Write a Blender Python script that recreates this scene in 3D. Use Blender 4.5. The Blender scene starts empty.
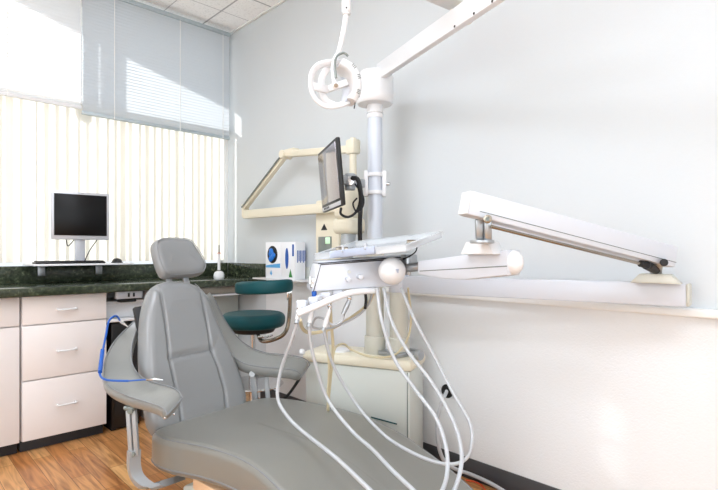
import bpy, bmesh, math, random
from mathutils import Vector, Matrix
random.seed(7)
PI = math.pi
C = bpy.context.scene.collection
SC = bpy.context.scene

# ------------------------------------------------------------------ camera, light, exposure
FX, FY = .695, .719            # camera heading on the floor plan (X = to the side wall, Y = to the windows)
H = 1.10
cam = bpy.data.cameras.new('camera'); co = bpy.data.objects.new('camera', cam); C.objects.link(co)
cam.sensor_width = 36; cam.lens = 25.02; cam.shift_y = 7/718; cam.clip_start = .05
co.location = (0, 0, H); co.rotation_euler = (PI/2, 0, -math.atan2(FX, FY))
SC.camera = co
SC.view_settings.view_transform = 'Standard'; SC.view_settings.look = 'None'
SC.view_settings.gamma = 1; SC.view_settings.use_curve_mapping = False
SC.view_settings.exposure = 0.62
w = bpy.data.worlds.new('ambient_light'); SC.world = w; w.use_nodes = True
w.node_tree.nodes['Background'].inputs[0].default_value = (.86, .93, 1, 1)
w.node_tree.nodes['Background'].inputs[1].default_value = .75
sun = bpy.data.lights.new('sun', 'SUN'); sun.energy = 3.9; sun.angle = .012; sun.color = (1, .98, .94)
so = bpy.data.objects.new('sun', sun); C.objects.link(so)
SUN = Vector((.30, -.78, -.50)).normalized()
so.rotation_euler = SUN.to_track_quat('-Z', 'Y').to_euler(); so.location = (-2, 8, 5)
LAMP = 8.6
def ambient_light(name, loc, rot, sx, sy, power, col=(.90, .96, 1)):  # area lamp added as soft fill
    l_ = bpy.data.lights.new(name, 'AREA'); l_.shape = 'RECTANGLE'; l_.size = sx; l_.size_y = sy; l_.energy = power; l_.color = col
    o_ = bpy.data.objects.new(name, l_); C.objects.link(o_); o_.location = loc; o_.rotation_euler = rot
ambient_light('fill_left', (-2.27, .3, 1.55), (0, -PI/2, 0), 1.7, 3.0, 34)       # soft fill added at the invented left window
ambient_light('fill_rear', (-.2, -1.97, 1.6), (PI/2, 0, 0), 2.6, 1.6, 15)       # second added fill, at the invented rear window

# ------------------------------------------------------------------ survey of the photograph: point seen at (px,py) at a given distance
def P(px, py, z):
    t = (px-359)/499; v = (252-py)/499
    return Vector((z*(FX+t*FY), z*(FY-t*FX), H+v*z))
def PZ(px, py, Z): return P(px, py, (Z-H)*499/(252-py))
def PY(px, py, Y):
    t = (px-359)/499; return P(px, py, Y/(FY-t*FX))
def PX(px, py, X):
    t = (px-359)/499; return P(px, py, X/(FX+t*FY))
RT = Vector((FY, -FX, 0)); FW = Vector((FX, FY, 0)); UP = Vector((0, 0, 1))

# ------------------------------------------------------------------ materials
def lin(c):
    return tuple(((v/255)/12.92 if v/255 <= .04045 else ((v/255+.055)/1.055)**2.4) for v in c)+(1,)
def new(name):
    m = bpy.data.materials.new(name); m.use_nodes = True
    return m, m.node_tree.nodes, m.node_tree.links, m.node_tree.nodes['Principled BSDF']
def mat(name, col, rough=.5, metal=0, bump=0, scale=200, var=0, coat=0, spec=.5, vscale=8):
    m, n, l, b = new(name)
    b.inputs['Base Color'].default_value = lin(col); b.inputs['Roughness'].default_value = rough
    b.inputs['Metallic'].default_value = metal; b.inputs['Coat Weight'].default_value = coat
    b.inputs['Specular IOR Level'].default_value = spec
    tc = n.new('ShaderNodeTexCoord')
    if var:
        t = n.new('ShaderNodeTexNoise'); t.inputs['Scale'].default_value = vscale; t.inputs['Detail'].default_value = 4
        l.new(tc.outputs['Object'], t.inputs['Vector'])
        mx = n.new('ShaderNodeMix'); mx.data_type = 'RGBA'
        c = lin(col); mx.inputs[6].default_value = tuple(v*(1-var) for v in c[:3])+(1,)
        mx.inputs[7].default_value = tuple(min(1, v*(1+var)) for v in c[:3])+(1,)
        l.new(t.outputs['Fac'], mx.inputs[0]); l.new(mx.outputs[2], b.inputs['Base Color'])
    if bump:
        t = n.new('ShaderNodeTexNoise'); t.inputs['Scale'].default_value = scale; t.inputs['Detail'].default_value = 3
        l.new(tc.outputs['Object'], t.inputs['Vector'])
        bp = n.new('ShaderNodeBump'); bp.inputs['Strength'].default_value = bump; bp.inputs['Distance'].default_value = .004 if scale > 20 else .02
        l.new(t.outputs['Fac'], bp.inputs['Height']); l.new(bp.outputs[0], b.inputs['Normal'])
    return m
def translucent(name, col, tcol, frac):
    m, n, l, b = new(name)
    n.remove(b); out = n['Material Output']
    d = n.new('ShaderNodeBsdfDiffuse'); d.inputs[0].default_value = lin(col)
    t = n.new('ShaderNodeBsdfTranslucent'); t.inputs[0].default_value = lin(tcol)
    x = n.new('ShaderNodeMixShader'); x.inputs[0].default_value = frac
    l.new(d.outputs[0], x.inputs[1]); l.new(t.outputs[0], x.inputs[2]); l.new(x.outputs[0], out.inputs[0])
    return m
def clear(name, col, opacity, rough=.05):
    m, n, l, b = new(name); out = n['Material Output']
    b.inputs['Base Color'].default_value = lin(col); b.inputs['Roughness'].default_value = rough
    t = n.new('ShaderNodeBsdfTransparent'); x = n.new('ShaderNodeMixShader'); x.inputs[0].default_value = opacity
    l.new(t.outputs[0], x.inputs[1]); l.new(b.outputs[0], x.inputs[2]); l.new(x.outputs[0], out.inputs[0])
    return m
def emit(name, col, s):
    m, n, l, b = new(name)
    b.inputs['Emission Color'].default_value = lin(col); b.inputs['Emission Strength'].default_value = s
    return m
def marble():
    m, n, l, b = new('green_marble'); b.inputs['Roughness'].default_value = .16
    tc = n.new('ShaderNodeTexCoord')
    a = n.new('ShaderNodeTexNoise'); a.inputs['Scale'].default_value = 38; a.inputs['Detail'].default_value = 9; a.inputs['Roughness'].default_value = .72
    l.new(tc.outputs['Object'], a.inputs['Vector'])
    r = n.new('ShaderNodeValToRGB'); e = r.color_ramp.elements
    e[0].position = .36; e[0].color = lin((32, 40, 30)); e[1].position = .56; e[1].color = lin((62, 70, 54))
    k = e.new(.66); k.color = lin((112, 120, 94)); k = e.new(.74); k.color = lin((160, 162, 138))
    l.new(a.outputs['Fac'], r.inputs[0]); l.new(r.outputs[0], b.inputs['Base Color'])
    return m
def wood():
    m, n, l, b = new('plank_floor'); b.inputs['Roughness'].default_value = .28
    tc = n.new('ShaderNodeTexCoord')
    mp = n.new('ShaderNodeMapping'); mp.inputs['Rotation'].default_value = (0, 0, PI/2)
    l.new(tc.outputs['Object'], mp.inputs['Vector'])
    br = n.new('ShaderNodeTexBrick'); br.offset = .37; br.inputs['Scale'].default_value = 1
    br.inputs['Brick Width'].default_value = .62; br.inputs['Row Height'].default_value = .085
    br.inputs['Mortar Size'].default_value = .0012; br.inputs['Mortar Smooth'].default_value = .3; br.inputs['Bias'].default_value = -.1
    br.inputs['Color1'].default_value = lin((232, 184, 126)); br.inputs['Color2'].default_value = lin((186, 118, 64))
    br.inputs['Mortar'].default_value = lin((96, 60, 34))
    l.new(mp.outputs[0], br.inputs['Vector'])
    m2 = n.new('ShaderNodeMapping'); m2.inputs['Scale'].default_value = (30, 2.6, 1); l.new(tc.outputs['Object'], m2.inputs['Vector'])
    g = n.new('ShaderNodeTexNoise'); g.inputs['Scale'].default_value = 1; g.inputs['Detail'].default_value = 6; g.inputs['Distortion'].default_value = 1.4
    l.new(m2.outputs[0], g.inputs['Vector'])
    r = n.new('ShaderNodeValToRGB'); e = r.color_ramp.elements
    e[0].position = .3; e[0].color = (.42, .30, .22, 1); e[1].position = .62; e[1].color = (1.12, 1.1, 1.05, 1)
    l.new(g.outputs['Fac'], r.inputs[0])
    mx = n.new('ShaderNodeMix'); mx.data_type = 'RGBA'; mx.blend_type = 'MULTIPLY'; mx.inputs[0].default_value = .8
    l.new(br.outputs['Color'], mx.inputs[6]); l.new(r.outputs[0], mx.inputs[7]); l.new(mx.outputs[2], b.inputs['Base Color'])
    return m
def tiles():
    m, n, l, b = new('ceiling_tile'); b.inputs['Roughness'].default_value = .9
    tc = n.new('ShaderNodeTexCoord')
    def grid(size, mortar):
        br = n.new('ShaderNodeTexBrick'); br.offset = 0; br.inputs['Scale'].default_value = 1
        br.inputs['Brick Width'].default_value = size; br.inputs['Row Height'].default_value = size
        br.inputs['Mortar Size'].default_value = mortar; br.inputs['Mortar Smooth'].default_value = .1
        l.new(tc.outputs['Object'], br.inputs['Vector']); return br
    a = grid(.61, .008); c = grid(.305, .004)
    a.inputs['Color1'].default_value = a.inputs['Color2'].default_value = lin((252, 252, 252)); a.inputs['Mortar'].default_value = lin((214, 215, 217))
    c.inputs['Color1'].default_value = c.inputs['Color2'].default_value = (1, 1, 1, 1); c.inputs['Mortar'].default_value = lin((206, 206, 208))
    s = n.new('ShaderNodeTexNoise'); s.inputs['Scale'].default_value = 70; l.new(tc.outputs['Object'], s.inputs['Vector'])
    r = n.new('ShaderNodeValToRGB'); r.color_ramp.elements[0].position = .36; r.color_ramp.elements[0].color = lin((226, 226, 226)); r.color_ramp.elements[1].position = .45; r.color_ramp.elements[1].color = (1, 1, 1, 1)
    l.new(s.outputs['Fac'], r.inputs[0])
    x = n.new('ShaderNodeMix'); x.data_type = 'RGBA'; x.blend_type = 'MULTIPLY'; x.inputs[0].default_value = 1
    y = n.new('ShaderNodeMix'); y.data_type = 'RGBA'; y.blend_type = 'MULTIPLY'; y.inputs[0].default_value = .5
    l.new(a.outputs['Color'], x.inputs[6]); l.new(c.outputs['Color'], x.inputs[7]); l.new(x.outputs[2], y.inputs[6]); l.new(r.outputs[0], y.inputs[7])
    l.new(y.outputs[2], b.inputs['Base Color'])
    return m
M = dict(
    gblue=mat('glove_blue', (30, 120, 215), .4, var=.06),
    wall=mat('wall_paint', (208, 213, 216), .75, bump=.12, scale=60),
    wain=mat('lower_wall_paint', (231, 233, 235), .7, bump=.4, scale=150),
    white=mat('white_paint', (238, 238, 236), .5, bump=.05),
    base=mat('dark_rubber_base', (70, 71, 74), .55, var=.1),
    cab=mat('cabinet_laminate', (234, 228, 226), .38, bump=.03, scale=300),
    kick=mat('toe_kick_vinyl', (44, 48, 54), .5, var=.1),
    marble=marble(), wood=wood(), tile=tiles(),
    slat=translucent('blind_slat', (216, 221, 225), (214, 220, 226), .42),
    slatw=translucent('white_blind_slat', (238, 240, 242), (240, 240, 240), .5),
    vane=translucent('vertical_vane', (238, 236, 230), (240, 237, 229), .5),
    rail=mat('grey_aluminium_rail', (176, 188, 194), .45, .2),
    cord=mat('white_cord', (240, 240, 238), .6),
    alu=mat('window_aluminium', (210, 212, 214), .4, .5, var=.05),
    pane=clear('window_glass', (220, 235, 235), .06),
    vinyl=mat('grey_vinyl', (130, 132, 133), .30, coat=.2, bump=.10, scale=260, var=.04, vscale=5),
    seatv=mat('grey_seat_vinyl', (128, 127, 121), .28, coat=.2, bump=.10, scale=260, var=.04, vscale=5),
    sling=mat('creased_grey_vinyl', (130, 131, 128), .28, coat=.2, bump=.16, scale=9, var=.04, vscale=5),
    seam=mat('grey_piping', (126, 128, 130), .4, bump=.05),
    steel=mat('satin_steel', (176, 180, 184), .32, .85, bump=.02),
    paint=mat('grey_painted_metal', (166, 170, 173), .4, .3, bump=.02),
    chrome=mat('chrome', (215, 216, 218), .1, 1, var=.03),
    bronze=mat('tarnished_chrome', (150, 143, 132), .2, .9, var=.1),
    plast=mat('white_plastic', (228, 229, 231), .28, bump=.02, coat=.2),
    handle=mat('blue_grey_plastic', (176, 186, 206), .3, bump=.02),
    plastg=mat('pale_grey_plastic', (206, 210, 218), .32, bump=.02),
    tube=mat('grey_white_hose', (184, 187, 191), .35, bump=.03),
    beige=mat('beige_enamel', (230, 223, 202), .36, bump=.02, var=.03),
    beiget=mat('beige_tubing', (214, 202, 168), .4, var=.06),
    unit=mat('grey_cabinet_enamel', (206, 210, 204), .35, bump=.03, var=.02),
    post=mat('warm_grey_post', (200, 199, 188), .35, .1, var=.02),
    postb=mat('pale_blue_grey_post', (206, 212, 222), .3, .15, var=.02),
    black=mat('black_plastic', (16, 16, 18), .4, bump=.03),
    rubber=mat('black_rubber', (26, 26, 28), .6, bump=.03),
    screen=mat('black_screen', (4, 4, 6), .3, var=.05, spec=.25),
    gscreen=mat('glossy_screen', (168, 162, 166), .10, .85, var=.05, vscale=3),
    silver=mat('silver_plastic', (196, 198, 204), .35, .3, bump=.02),
    teal=mat('teal_vinyl', (0, 68, 74), .5, spec=.3, bump=.08, scale=240, var=.06),
    blue=mat('blue_plastic', (20, 84, 170), .4, var=.06),
    bluel=mat('light_blue_print', (90, 170, 225), .5, var=.05),
    green=mat('green_print', (60, 140, 70), .5, var=.05),
    card=mat('white_card', (240, 242, 246), .55, var=.01),
    red=mat('orange_filter', (224, 90, 50), .4, var=.05),
    greyw=mat('grey_window', (120, 128, 124), .2, var=.1),
    peach=mat('peach_laminate', (232, 196, 160), .45, var=.04),
    ply=clear('clear_tray_plastic', (236, 240, 244), .42, .12),
    grn=emit('green_indicator', (20, 170, 60), .6),
    lamp=emit('light_diffuser', (236, 244, 255), LAMP),
    ground=mat('pale_paving', (190, 188, 182), .8, var=.1),
)

# ------------------------------------------------------------------ mesh builder
MW = {}
class MB:
    def __init__(s): s.b = bmesh.new()
    def _in(s, tmp, mtx):
        tmp.transform(mtx); me = bpy.data.meshes.new('t'); tmp.to_mesh(me); tmp.free(); s.b.from_mesh(me); bpy.data.meshes.remove(me)
    def box(s, c, size, rot=None, bev=.004, seg=2):
        t = bmesh.new(); bmesh.ops.create_cube(t, size=1)
        bmesh.ops.scale(t, vec=Vector(size), verts=t.verts)
        bev = min(bev, min(size)*.45)
        if bev > 0: bmesh.ops.bevel(t, geom=t.edges[:], offset=bev, segments=seg, affect='EDGES', profile=.5)
        s._in(t, Matrix.Translation(Vector(c)) @ (rot.to_4x4() if rot else Matrix.Identity(4))); return s
    def box2(s, a, b, bev=.004, seg=2):
        a = Vector(a); b = Vector(b); return s.box((a+b)/2, [abs(b[i]-a[i]) for i in range(3)], None, bev, seg)
    def beam(s, p0, p1, wd, ht, bev=.006, up=UP, seg=2):
        p0 = Vector(p0); p1 = Vector(p1); d = p1-p0; L = d.length; d.normalize()
        sd = d.cross(Vector(up)).normalized(); u = sd.cross(d)
        R = Matrix((d, sd, u)).transposed()
        return s.box((p0+p1)/2, (L, wd, ht), R, bev, seg)
    def cyl(s, p0, p1, r0, r1=None, n=24, bev=0):
        p0 = Vector(p0); p1 = Vector(p1); r1 = r0 if r1 is None else r1
        L = (p1-p0).length; t = bmesh.new()
        bmesh.ops.create_cone(t, cap_ends=True, segments=n, radius1=r0, radius2=r1, depth=L)
        if bev:
            es = [e for e in t.edges if abs(e.verts[0].co.z-e.verts[1].co.z) < 1e-6]
            bmesh.ops.bevel(t, geom=es, offset=bev, segments=3, affect='EDGES', profile=.5)
        q = (p1-p0).to_track_quat('Z', 'Y')
        s._in(t, Matrix.Translation((p0+p1)/2) @ q.to_matrix().to_4x4()); return s
    def ball(s, c, r, scale=(1, 1, 1), rot=None, n=24):
        t = bmesh.new(); bmesh.ops.create_uvsphere(t, u_segments=n, v_segments=n//2+2, radius=r)
        bmesh.ops.scale(t, vec=Vector(scale), verts=t.verts)
        s._in(t, Matrix.Translation(Vector(c)) @ (rot.to_4x4() if rot else Matrix.Identity(4))); return s
    def lathe(s, prof, c, axis=UP, n=32):
        t = bmesh.new(); rings = []
        for r, z in prof: rings.append([t.verts.new((r*math.cos(2*PI*k/n), r*math.sin(2*PI*k/n), z)) for k in range(n)])
        for a, b in zip(rings, rings[1:]):
            for k in range(n): t.faces.new((a[k], a[(k+1) % n], b[(k+1) % n], b[k]))
        t.faces.new(rings[0][::-1]); t.faces.new(rings[-1])
        s._in(t, Matrix.Translation(Vector(c)) @ Vector(axis).to_track_quat('Z', 'Y').to_matrix().to_4x4()); return s
    def tube(s, pts, r, n=10, sm=8, closed=False, flat=1):
        pts = spline(pts, sm, closed) if sm > 1 else [Vector(p) for p in pts]
        N = len(pts); prev = None; rings = []
        for i, p in enumerate(pts):
            d = (pts[(i+1) % N]-pts[i-1]) if (closed or 0 < i < N-1) else (pts[1]-pts[0] if i == 0 else pts[-1]-pts[-2])
            d.normalize()
            if prev is None: a = d.orthogonal().normalized()
            else: a = (prev-d*prev.dot(d)); a.normalize()
            prev = a; bb = d.cross(a)
            rr = r(i/(N-1)) if callable(r) else r
            rings.append([s.b.verts.new(p+a*(rr*math.cos(2*PI*k/n))+bb*(rr*flat*math.sin(2*PI*k/n))) for k in range(n)])
        pr = list(zip(rings, rings[1:]))
        if closed: pr.append((rings[-1], rings[0]))
        for x, y in pr:
            for k in range(n): s.b.faces.new((x[k], x[(k+1) % n], y[(k+1) % n], y[k]))
        if not closed: s.b.faces.new(rings[0][::-1]); s.b.faces.new(rings[-1])
        return s
    def prism(s, pts, off, bev=0):
        """polygon (3-D points) thickened by the vector off"""
        t = bmesh.new(); off = Vector(off)
        a = [t.verts.new(p) for p in pts]; b = [t.verts.new(Vector(p)+off) for p in pts]; N = len(pts)
        t.faces.new(a[::-1]); t.faces.new(b)
        for k in range(N): t.faces.new((a[k], a[(k+1) % N], b[(k+1) % N], b[k]))
        bmesh.ops.recalc_face_normals(t, faces=t.faces[:])
        if bev: bmesh.ops.bevel(t, geom=t.edges[:], offset=bev, segments=2, affect='EDGES', profile=.5)
        s._in(t, Matrix.Identity(4)); return s
    def sheet(s, rows):
        g = [[s.b.verts.new(p) for p in r] for r in rows]
        for a, b in zip(g, g[1:]):
            for k in range(len(a)-1): s.b.faces.new((a[k], a[k+1], b[k+1], b[k]))
        return s
    def loft(s, rings):
        g = [[s.b.verts.new(p) for p in r] for r in rings]; n = len(g[0])
        for a, b in zip(g, g[1:]):
            for k in range(n): s.b.faces.new((a[k], a[(k+1) % n], b[(k+1) % n], b[k]))
        s.b.faces.new(g[0][::-1]); s.b.faces.new(g[-1]); return s
    def build(s, name, m, parent=None, ang=35, recalc=True):
        if recalc: bmesh.ops.recalc_face_normals(s.b, faces=s.b.faces[:])
        me = bpy.data.meshes.new(name); s.b.to_mesh(me); s.b.free()
        me.materials.append(M[m] if isinstance(m, str) else m)
        o = bpy.data.objects.new(name, me); C.objects.link(o)
        if parent is not None:
            mw = MW.get(parent.name, Matrix.Identity(4)); me.transform(mw.inverted()); o.parent = parent; MW[o.name] = mw
        me.shade_smooth(); me.set_sharp_from_angle(angle=math.radians(ang))
        return o
def spline(pts, sm=8, closed=False):
    p = [Vector(q) for q in pts]
    if len(p) < 3: return p
    n = len(p); out = []
    for i in range(n if closed else n-1):
        p1 = p[i]; p2 = p[(i+1) % n]
        p0 = p[i-1] if (closed or i > 0) else p1*2-p2
        p3 = p[(i+2) % n] if (closed or i < n-2) else p2*2-p1
        for k in range(sm):
            t = k/sm
            out.append(.5*((2*p1)+(p2-p0)*t+(2*p0-5*p1+4*p2-p3)*t*t+(3*p1-p0-3*p2+p3)*t**3))
    if not closed: out.append(p[-1])
    return out
def thing(name, label, cat, loc=(0, 0, 0), rz=0, group=None):
    o = bpy.data.objects.new(name, None); C.objects.link(o); o.empty_display_size = .1
    o.location = loc; o.rotation_euler = (0, 0, rz)
    MW[o.name] = Matrix.Translation(Vector(loc)) @ Matrix.Rotation(rz, 4, 'Z')
    o['label'] = label; o['category'] = cat
    if group: o['group'] = group
    return o
def tag(o, label, cat, group=None):
    o['label'] = label; o['category'] = cat
    if group: o['group'] = group
    return o
def struct(o): o['kind'] = 'structure'; return o
def dup(root, loc, label=None):
    r = root.copy(); C.objects.link(r); r.location = loc
    if label: r['label'] = label
    for ch in list(root.children):
        c = ch.copy(); C.objects.link(c); c.parent = r
        for g in ch.children:
            d = g.copy(); C.objects.link(d); d.parent = c
    return r
def pad(mb, outline, seg, T, r, fn, extra=None, rings=26, n_s=6):
    """cushion: closed 2-D outline swept into a rounded slab; front at w=0, back at w=-T"""
    out = [Vector((p.x, p.y)) for p in spline([Vector((a, b, 0)) for a, b in outline], n_s, True)]
    a, b = Vector(seg[0]), Vector(seg[1]); ab = b-a; L2 = max(ab.length_squared, 1e-9)
    md = [a+ab*max(0, min(1, (o-a).dot(ab)/L2)) for o in out]
    def ring(front, s_):
        R = []
        for o, m in zip(out, md):
            q = m+(o-m)*s_; d = (o-q).length
            k = min(1, d/r); e = r*(1-math.sqrt(max(0, 1-(1-k)**2)))
            if front: w = -e+(extra(q.x, q.y, d) if extra else 0)
            else: w = -T+e
            R.append(mb.b.verts.new(fn(q.x, q.y, w)))
        return R
    mn = sum((o-m).length for o, m in zip(out, md))/len(out)
    ss = [1-(r/mn)*(1-math.cos(k/6*PI/2)) for k in range(7)]
    tail = [ss[-1]*(1-k/rings) for k in range(1, rings)]
    front = [ring(True, s_) for s_ in ss+tail+[.004]]
    back = [ring(False, s_) for s_ in ss+[ss[-1]*.5, .004]]
    n = len(out)
    chain = front[::-1]+back
    for x, y in zip(chain, chain[1:]):
        for k in range(n): mb.b.faces.new((x[k], x[(k+1) % n], y[(k+1) % n], y[k]))
    mb.b.faces.new(chain[0][::-1]); mb.b.faces.new(chain[-1])
    return mb
def pdist(x, y, line):
    best = 9
    for (ax, ay), (bx, by) in zip(line, line[1:]):
        dx, dy = bx-ax, by-ay; t = max(0, min(1, ((x-ax)*dx+(y-ay)*dy)/(dx*dx+dy*dy)))
        best = min(best, math.hypot(x-ax-dx*t, y-ay-dy*t))
    return best

# ------------------------------------------------------------------ room shell
XW, YW, ZC = 2.076, 3.70, 2.88
XL, YB = -2.3, -2.0
struct(MB().box2((XL, YB, -.05), (XW, YW, 0), 0).build('floor', 'wood'))
struct(MB().box2((XL, YB, ZC), (XW, YW, ZC+.05), 0).build('ceiling', 'tile'))
struct(MB().box2((XW, YB, 0), (XW+.1, YW+.1, ZC), 0).build('wall_right', 'wall'))
wl = MB(); wl.box2((XL-.1, YB, 0), (XL, YW+.1, .68), 0).box2((XL-.1, YB, 2.42), (XL, YW+.1, ZC), 0).box2((XL-.1, YB, .68), (XL, -1.22, 2.42), 0).box2((XL-.1, 1.82, .68), (XL, YW+.1, 2.42), 0)
struct(wl.build('wall_left', 'white'))
wf = MB(); wf.box2((XL, YB-.1, 0), (XW, YB, .78), 0).box2((XL, YB-.1, 2.42), (XW, YB, ZC), 0).box2((XL, YB-.1, .78), (-1.52, YB, 2.42), 0).box2((1.12, YB-.1, .78), (XW, YB, 2.42), 0)
struct(wf.build('wall_front', 'white'))
def added_window(n_, a, b):
    a = Vector(a); b = Vector(b); ax_ = 0 if b.x-a.x > .3 else 1; e = Vector((.04, 0, 0)) if ax_ == 0 else Vector((0, .04, 0)); f = MB()
    f.box2(a, (b.x, b.y, a.z+.04)).box2((a.x, a.y, b.z-.04), b)
    f.box2(a, Vector((a.x, b.y, b.z)) + e if ax_ == 0 else Vector((b.x, a.y, b.z)) + e).box2(Vector((b.x, a.y, a.z)) - e if ax_ == 0 else Vector((a.x, b.y, a.z)) - e, b)
    fo = struct(f.build('window_%d' % n_, 'alu')); m_ = (a+b)/2
    MB().box(m_, (b.x-a.x-.08 if ax_ == 0 else .006, .006 if ax_ == 0 else b.y-a.y-.08, b.z-a.z-.08), None, 0).build('pane', 'pane', fo)
added_window(3, (XL-.08, -1.22, .68), (XL-.03, 1.82, 2.42))  # unseen window added to go with the left fill lamp
added_window(4, (-1.52, YB-.08, .78), (1.12, YB-.03, 2.42))  # unseen window added to go with the rear fill lamp
bw = MB()
bw.box2((XL, YW, 0), (XW, YW+.1, .96), 0); bw.box2((XL, YW, 2.82), (XW, YW+.1, ZC), 0)
for a, b, z_ in ((XL, -2.1, .96), (.945, .972, 2.04), (2.045, XW, .96)): bw.box2((a, YW, z_), (b, YW+.1, 2.82), 0)
struct(bw.build('wall_back', 'white'))
for k, (a, b) in enumerate(((-2.1, .945), (.972, 2.045))):
    f = MB(); f.box2((a, YW+.03, .96), (b, YW+.08, 1.0)); f.box2((a, YW+.03, 2.78), (b, YW+.08, 2.82))
    f.box2((a, YW+.03, 1.0 if k == 0 else 2.04), (a+.025, YW+.08, 2.78)); f.box2((b-.025, YW+.03, 2.04 if k == 0 else 1.0), (b, YW+.08, 2.78))
    if k == 0: f.box2((b, YW+.03, .96), (.972, YW+.08, 1.0))
    if k == 0: f.box2((-.6, YW+.03, 1.0), (-.565, YW+.08, 2.78))
    fo = struct(f.build('window_%d' % (k+1), 'alu'))
    MB().box2((a+.02, YW+.052, 1.0), (b-.02, YW+.058, 2.78), 0).build('pane', 'pane', fo)
struct(MB().box2((XW-.012, YB, 0), (XW, 3.2, .10), .003).build('baseboard_right', 'base'))
struct(MB().box2((XW-.006, YB, .10), (XW, 3.13, .872), 0).build('trim_1', 'wain'))
rl = MB(); rl.box2((XW-.036, YB, .872), (XW, 3.0, .902), .006, 3)
struct(rl.build('trim_2', 'white'))
struct(MB().box2((XL, YW-.03, ZC-.035), (XW, YW, ZC), .003).build('trim_3', 'rail'))
struct(MB().box2((XW-.02, YB, ZC-.012), (XW, YW, ZC), .002).build('trim_4', 'white'))
struct(MB().box2((-8, YW+.1, -.1), (8, 16, -.02), 0).build('floor_outside', 'ground'))
# unseen plates added outside, shaped to cast the straight shade across the blinds
def shade(pts, Y):
    o = []
    for x, z in pts:
        t = (Y-3.6)/(-SUN.y); o.append((x-SUN.x*t, Y, z-SUN.z*t))
    return o
a1 = PY(15, -6, 3.6); b1 = PY(226, 103, 3.6)
sl = (b1.z-a1.z)/(b1.x-a1.x)
s0 = (-2.4, a1.z+sl*(-2.4-a1.x)); s1 = (2.6, a1.z+sl*(2.6-a1.x))
c0 = PY(100, 60, 3.6).x; c1 = PY(122, 60, 3.6).x
ev = MB(); ev.prism(shade([s0, s1, (2.6, 5), (-2.4, 5)], 4.5), (0, .08, 0))
ev.prism(shade([(c0, 2.05), (c1, 2.12), (c1, 3.4), (c0, 3.4)], 4.5), (0, .08, 0))  # added strip that shades a vertical band of the right blind
struct(ev.build('shade_blocker', 'white'))

# ------------------------------------------------------------------ ceiling lights (added outside the frame to light the room)
def troffer(loc, label):
    t = thing('added_ceiling_light', label, 'ceiling light', loc, 0, 'added ceiling lights')
    f = MB(); x, y, z = loc
    for a, b in (((-.31, -.61), (.31, -.58)), ((-.31, .58), (.31, .61)), ((-.31, -.58), (-.28, .58)), ((.28, -.58), (.31, .58))):
        f.box2((x+a[0], y+a[1], z-.02), (x+b[0], y+b[1], z), .002)
    f.build('frame', 'white', t)
    MB().box2((x-.28, y-.58, z-.012), (x+.28, y+.58, z-.002), 0).build('diffuser', 'lamp', t)
    return t
t0 = troffer((.35, 1.75, ZC), 'long white ceiling light added out of view above the dental chair')
dup(t0, (.35, -.55, ZC), 'long white ceiling light added out of view nearer the back of the room')
dup(t0, (-1.1, 1.2, ZC), 'long white ceiling light added out of view over the left of the room')

# ------------------------------------------------------------------ blinds
def slat_blind(x0, x1, ztop, zbot, y, label, m, ladders, mr):
    t = thing('horizontal_blind', label, 'blind', ((x0+x1)/2, y, ztop))
    s = MB(); pitch = .0215; z = zbot+.035; a = math.radians(-60); wd = .026
    while z < ztop-.03:
        rows = []
        for k in range(4):
            u = (k/3-.5)*wd; c = .002*(1-(2*k/3-1)**2)
            yy = y+u*math.cos(a)+c*math.sin(a); zz = z+u*math.sin(a)-c*math.cos(a)
            rows.append([(x0+.004, yy, zz), (x1-.004, yy, zz)])
        s.sheet(rows); z += pitch
    s.build('slats', m, t, recalc=False)
    MB().box2((x0, y-.02, ztop-.03), (x1, y+.02, ztop), .004).build('headrail', mr, t)
    MB().box2((x0, y-.013, zbot), (x1, y+.013, zbot+.022), .004).build('bottom_rail', mr, t)
    for lx in ladders:
        MB().box2((lx-.002, y-.0165, zbot), (lx+.002, y-.0135, ztop-.02), 0).build('cord', 'cord', t)
    return t
slat_blind(.9625, 2.035, ZC-.03, 2.0, 3.60, 'pale grey-blue slatted blind in the upper window by the corner', 'slat', (1.16, 1.62, 1.97), 'rail')
slat_blind(-2.1, .961, ZC-.03, 2.03, 3.60, 'white sunlit slatted blind in the upper left window', 'slatw', (-1.2, -.2, .56), 'plast')
vb = thing('vertical_blind', 'cream white vertical blind covering the lower windows behind the countertop', 'blind', (0, 3.655, 2.1))
MB().box2((-2.1, 3.64, 2.075), (2.05, 3.675, 2.10), .003).build('headrail', 'plast', vb)
x = -2.06; rv = random.Random(3)
while x < 2.02:
    a = math.radians(18+rv.uniform(-16, 24)); hw = .0445; rows = []
    for zz in (1.035, 2.075):
        r = []
        for k in range(6):
            u = (k/5-.5)*2*hw; c = .006*(1-(2*k/5-1)**2)
            r.append((x+u*math.cos(a)-c*math.sin(a), 3.657+u*math.sin(a)+c*math.cos(a), zz))
        rows.append(r)
    MB().sheet(rows).build('vane', 'vane', vb, recalc=False)
    x += .056+rv.uniform(-.014, .018)
wand = MB(); wand.cyl(PY(81, 0, 3.575)+Vector((0, 0, .05)), PY(81, 104, 3.575), .004, n=8)
tag(wand.build('blind_wand', 'plast'), 'thin white tilt wand hanging between the two slatted blinds', 'wand')

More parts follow.
